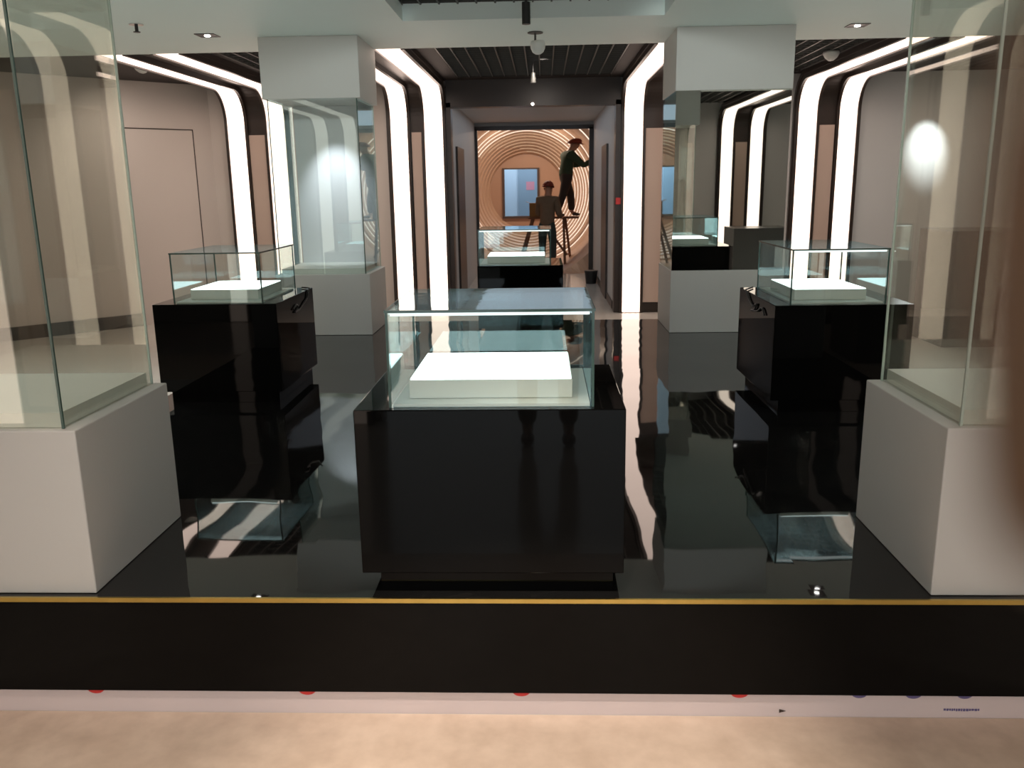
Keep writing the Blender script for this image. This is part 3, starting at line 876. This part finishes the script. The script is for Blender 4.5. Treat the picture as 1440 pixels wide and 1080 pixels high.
# worker on the trestle: stands facing right towards the tunnel wall, right arm raised; figure's +Y turned to +X
person('person in dark green jacket and red hard hat standing on the trestle, reaching up', (0.47, TY, ZL+0.986), -PI/2+0.25,
    dict(pelvis=(0, -0.02, 0.86), chest=(0, 0.0, 1.17), neck=(0, 0.06, 1.36), head=(0, 0.12, 1.49), face=(0, 1, -0.05),
         shL=(-0.17, 0.02, 1.29), elL=(-0.22, 0.20, 1.06), wrL=(-0.15, 0.40, 1.12), thL=(1, 0, 0.2),
         shR=(0.17, 0.02, 1.29), elR=(0.20, 0.24, 1.05), wrR=(0.14, 0.44, 1.18), thR=(-1, 0, 0.2), curl=0.7,
         hipL=(-0.09, -0.02, 0.80), knL=(-0.11, 0.10, 0.45), anL=(-0.11, 0.12, 0.085),
         hipR=(0.09, -0.02, 0.80), knR=(0.10, -0.10, 0.45), anR=(0.10, -0.22, 0.085)),
    dict(skin=M['skin'], shirt=M['green'], trousers=M['trouser'])).scale = (1.2, 1.14, 0.93)
# second worker stands on the floor, back to us
person('person in khaki jacket and red hard hat standing on the floor beside the trestle', (0.07, 16.75, ZL), -0.35,
    dict(pelvis=(0, 0.0, 0.88), chest=(0, 0.03, 1.20), neck=(0, 0.05, 1.41), head=(0, 0.07, 1.545), face=(0, 1, -0.1),
         shL=(-0.17, 0.03, 1.33), elL=(-0.22, 0.10, 1.05), wrL=(-0.17, 0.32, 1.05), thL=(1, 0, 0.2),
         shR=(0.17, 0.03, 1.33), elR=(0.23, 0.06, 1.04), wrR=(0.18, 0.28, 1.0), thR=(-1, 0, 0.2), curl=0.8,
         hipL=(-0.09, 0.0, 0.82), knL=(-0.11, 0.03, 0.46), anL=(-0.11, -0.02, 0.085),
         hipR=(0.09, 0.0, 0.82), knR=(0.11, 0.03, 0.46), anR=(0.11, 0.0, 0.085)),
    dict(skin=M['skin'], shirt=M['khaki'], trousers=M['navy']))
# the photographer in the front doorway, seen as dark legs reflected in the centre plinth
person('person in dark clothes standing in the front doorway holding up a phone', (0.02, -0.52, ZL), 0,
    dict(pelvis=(0, 0.0, 0.90), chest=(0, 0.0, 1.22), neck=(0, 0.02, 1.42), head=(0, 0.05, 1.56), face=(0, 1, -0.15),
         shL=(-0.18, 0.0, 1.34), elL=(-0.22, 0.12, 1.08), wrL=(-0.13, 0.32, 1.30), thL=(1, 0, 0.5),
         shR=(0.18, 0.0, 1.34), elR=(0.22, 0.12, 1.08), wrR=(0.15, 0.32, 1.30), thR=(-1, 0, 0.5), curl=0.9,
         hipL=(-0.10, 0.0, 0.82), knL=(-0.13, 0.04, 0.46), anL=(-0.13, 0.0, 0.085),
         hipR=(0.10, 0.0, 0.82), knR=(0.13, 0.04, 0.46), anR=(0.13, 0.02, 0.085)),
    dict(skin=M['skin'], shirt=M['trouser'], trousers=M['trouser']), helmet=False)
# the photographer's fingertip beside the lens
t = thing('finger', 'out of focus brown fingertip hanging beside the lens at the right edge', 'finger', (0, 0, 0))
nodes, edges = [], []
def campt(px, py, d):
    v = R3 @ Vector((px-720, -(py-540), -1200))
    v = v/1200*d
    return Vector((0, 0, 1.2)) + v
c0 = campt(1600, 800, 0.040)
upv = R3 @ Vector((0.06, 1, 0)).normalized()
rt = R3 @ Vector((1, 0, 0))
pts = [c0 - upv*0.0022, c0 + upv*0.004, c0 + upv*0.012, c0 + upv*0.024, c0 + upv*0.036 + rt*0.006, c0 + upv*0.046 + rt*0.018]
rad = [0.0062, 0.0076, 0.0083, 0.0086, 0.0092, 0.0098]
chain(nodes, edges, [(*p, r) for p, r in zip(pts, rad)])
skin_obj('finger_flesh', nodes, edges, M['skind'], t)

# ------------------------------------------------------------------ lamps of the place and added fill lights
spot(-1.83, 7.25, 1.885, -1.80, 7.70, 1.05, 45, 1.0, 0.9, (0.85, 0.92, 1.0), 0.02)      # inside the left rear case
spot(4.55, 10.1, 2.44, 4.64, 10.9, 1.58, 330, 0.5, 1.0, (0.86, 0.93, 1.0), 0.02)           # washes the right back wall
def area(x, y, z, sx, sy, power, col, rot=(0,0,0)):
    l = bpy.data.lights.new('panel_or_fill_lamp', 'AREA'); l.shape = 'RECTANGLE'; l.size = sx; l.size_y = sy; l.energy = power; l.color = col
    o = bpy.data.objects.new('panel_or_fill_lamp', l); COL.objects.link(o); o.location = (x, y, z); o.rotation_euler = rot
    return o
area(-0.33, 18.25, 2.35, 1.2, 0.3, 40, (1, 0.78, 0.6))  # added tunnel light, set deep so the workers are backlit
area(-0.4, 20.6, 2.55, 1.6, 1.0, 60, (0.75, 0.88, 1.0))
area(0, FR-2.4, 1.3, 4.5, 2.6, 110, (0.82, 0.93, 1.0), (PI/2, 0, 0))  # added cool panel in the unseen lobby, lifts soffit and column fronts
area(-0.15, 13.5, 2.28, 1.7, 4.2, 11, (0.78, 0.88, 1.0))
for x in (-1.2, 0.0, 1.2):
    spot(x, 1.55, 2.4, x, 1.95, ZL, 300, 0.75, 0.9, (1, 0.86, 0.74), 0.05)  # added spots to brighten the stone apron, no fittings there

# added coffer spots brightening the rear columns, unseen fill spots over the side floors
for x, tx in ((-0.75, -1.83), (0.62, 1.48)):
    spot(x, 4.0, 2.40, tx, 7.0, 1.75, 110, 0.75, 1.0, (0.92, 1.0, 0.98), 0.05)
    spot(x, 4.4, 2.40, tx, 7.0, 0.2, 60, 0.5, 1.0, (0.95, 1.0, 0.98), 0.05)
for x in (-4.0, 3.6):
    for y in (3.2, 5.6):
        spot(x, y, 2.35, x, y, 0, 260, 1.9, 0.8, (0.90, 1.0, 0.98), 0.05)

# added fill spots in the rear zone, making up for the weaker strips
for x, p in ((-4.6, 38), (-2.5, 45), (0.0, 30), (2.4, 45), (4.6, 38)):
    spot(x, 9.3, 2.44, x*1.02, 10.4, 0.6, p, 2.3, 1.0, (1.0, 0.88, 0.78), 0.06)
for x in (-3.6, 3.6):
    spot(x, 0.4, 2.44, x, 0.0, 0.4, 110, 2.3, 1.0, (1.0, 0.95, 0.9), 0.06)  # added fill spots near the front wall

# lamps in the header boxes of the two foreground cases
for x in (-1.81, 1.53):
    spot(x, 2.66, 1.885, x, 2.66, 0.5, 14, 1.3, 0.9, (0.95, 1.0, 0.97), 0.04)
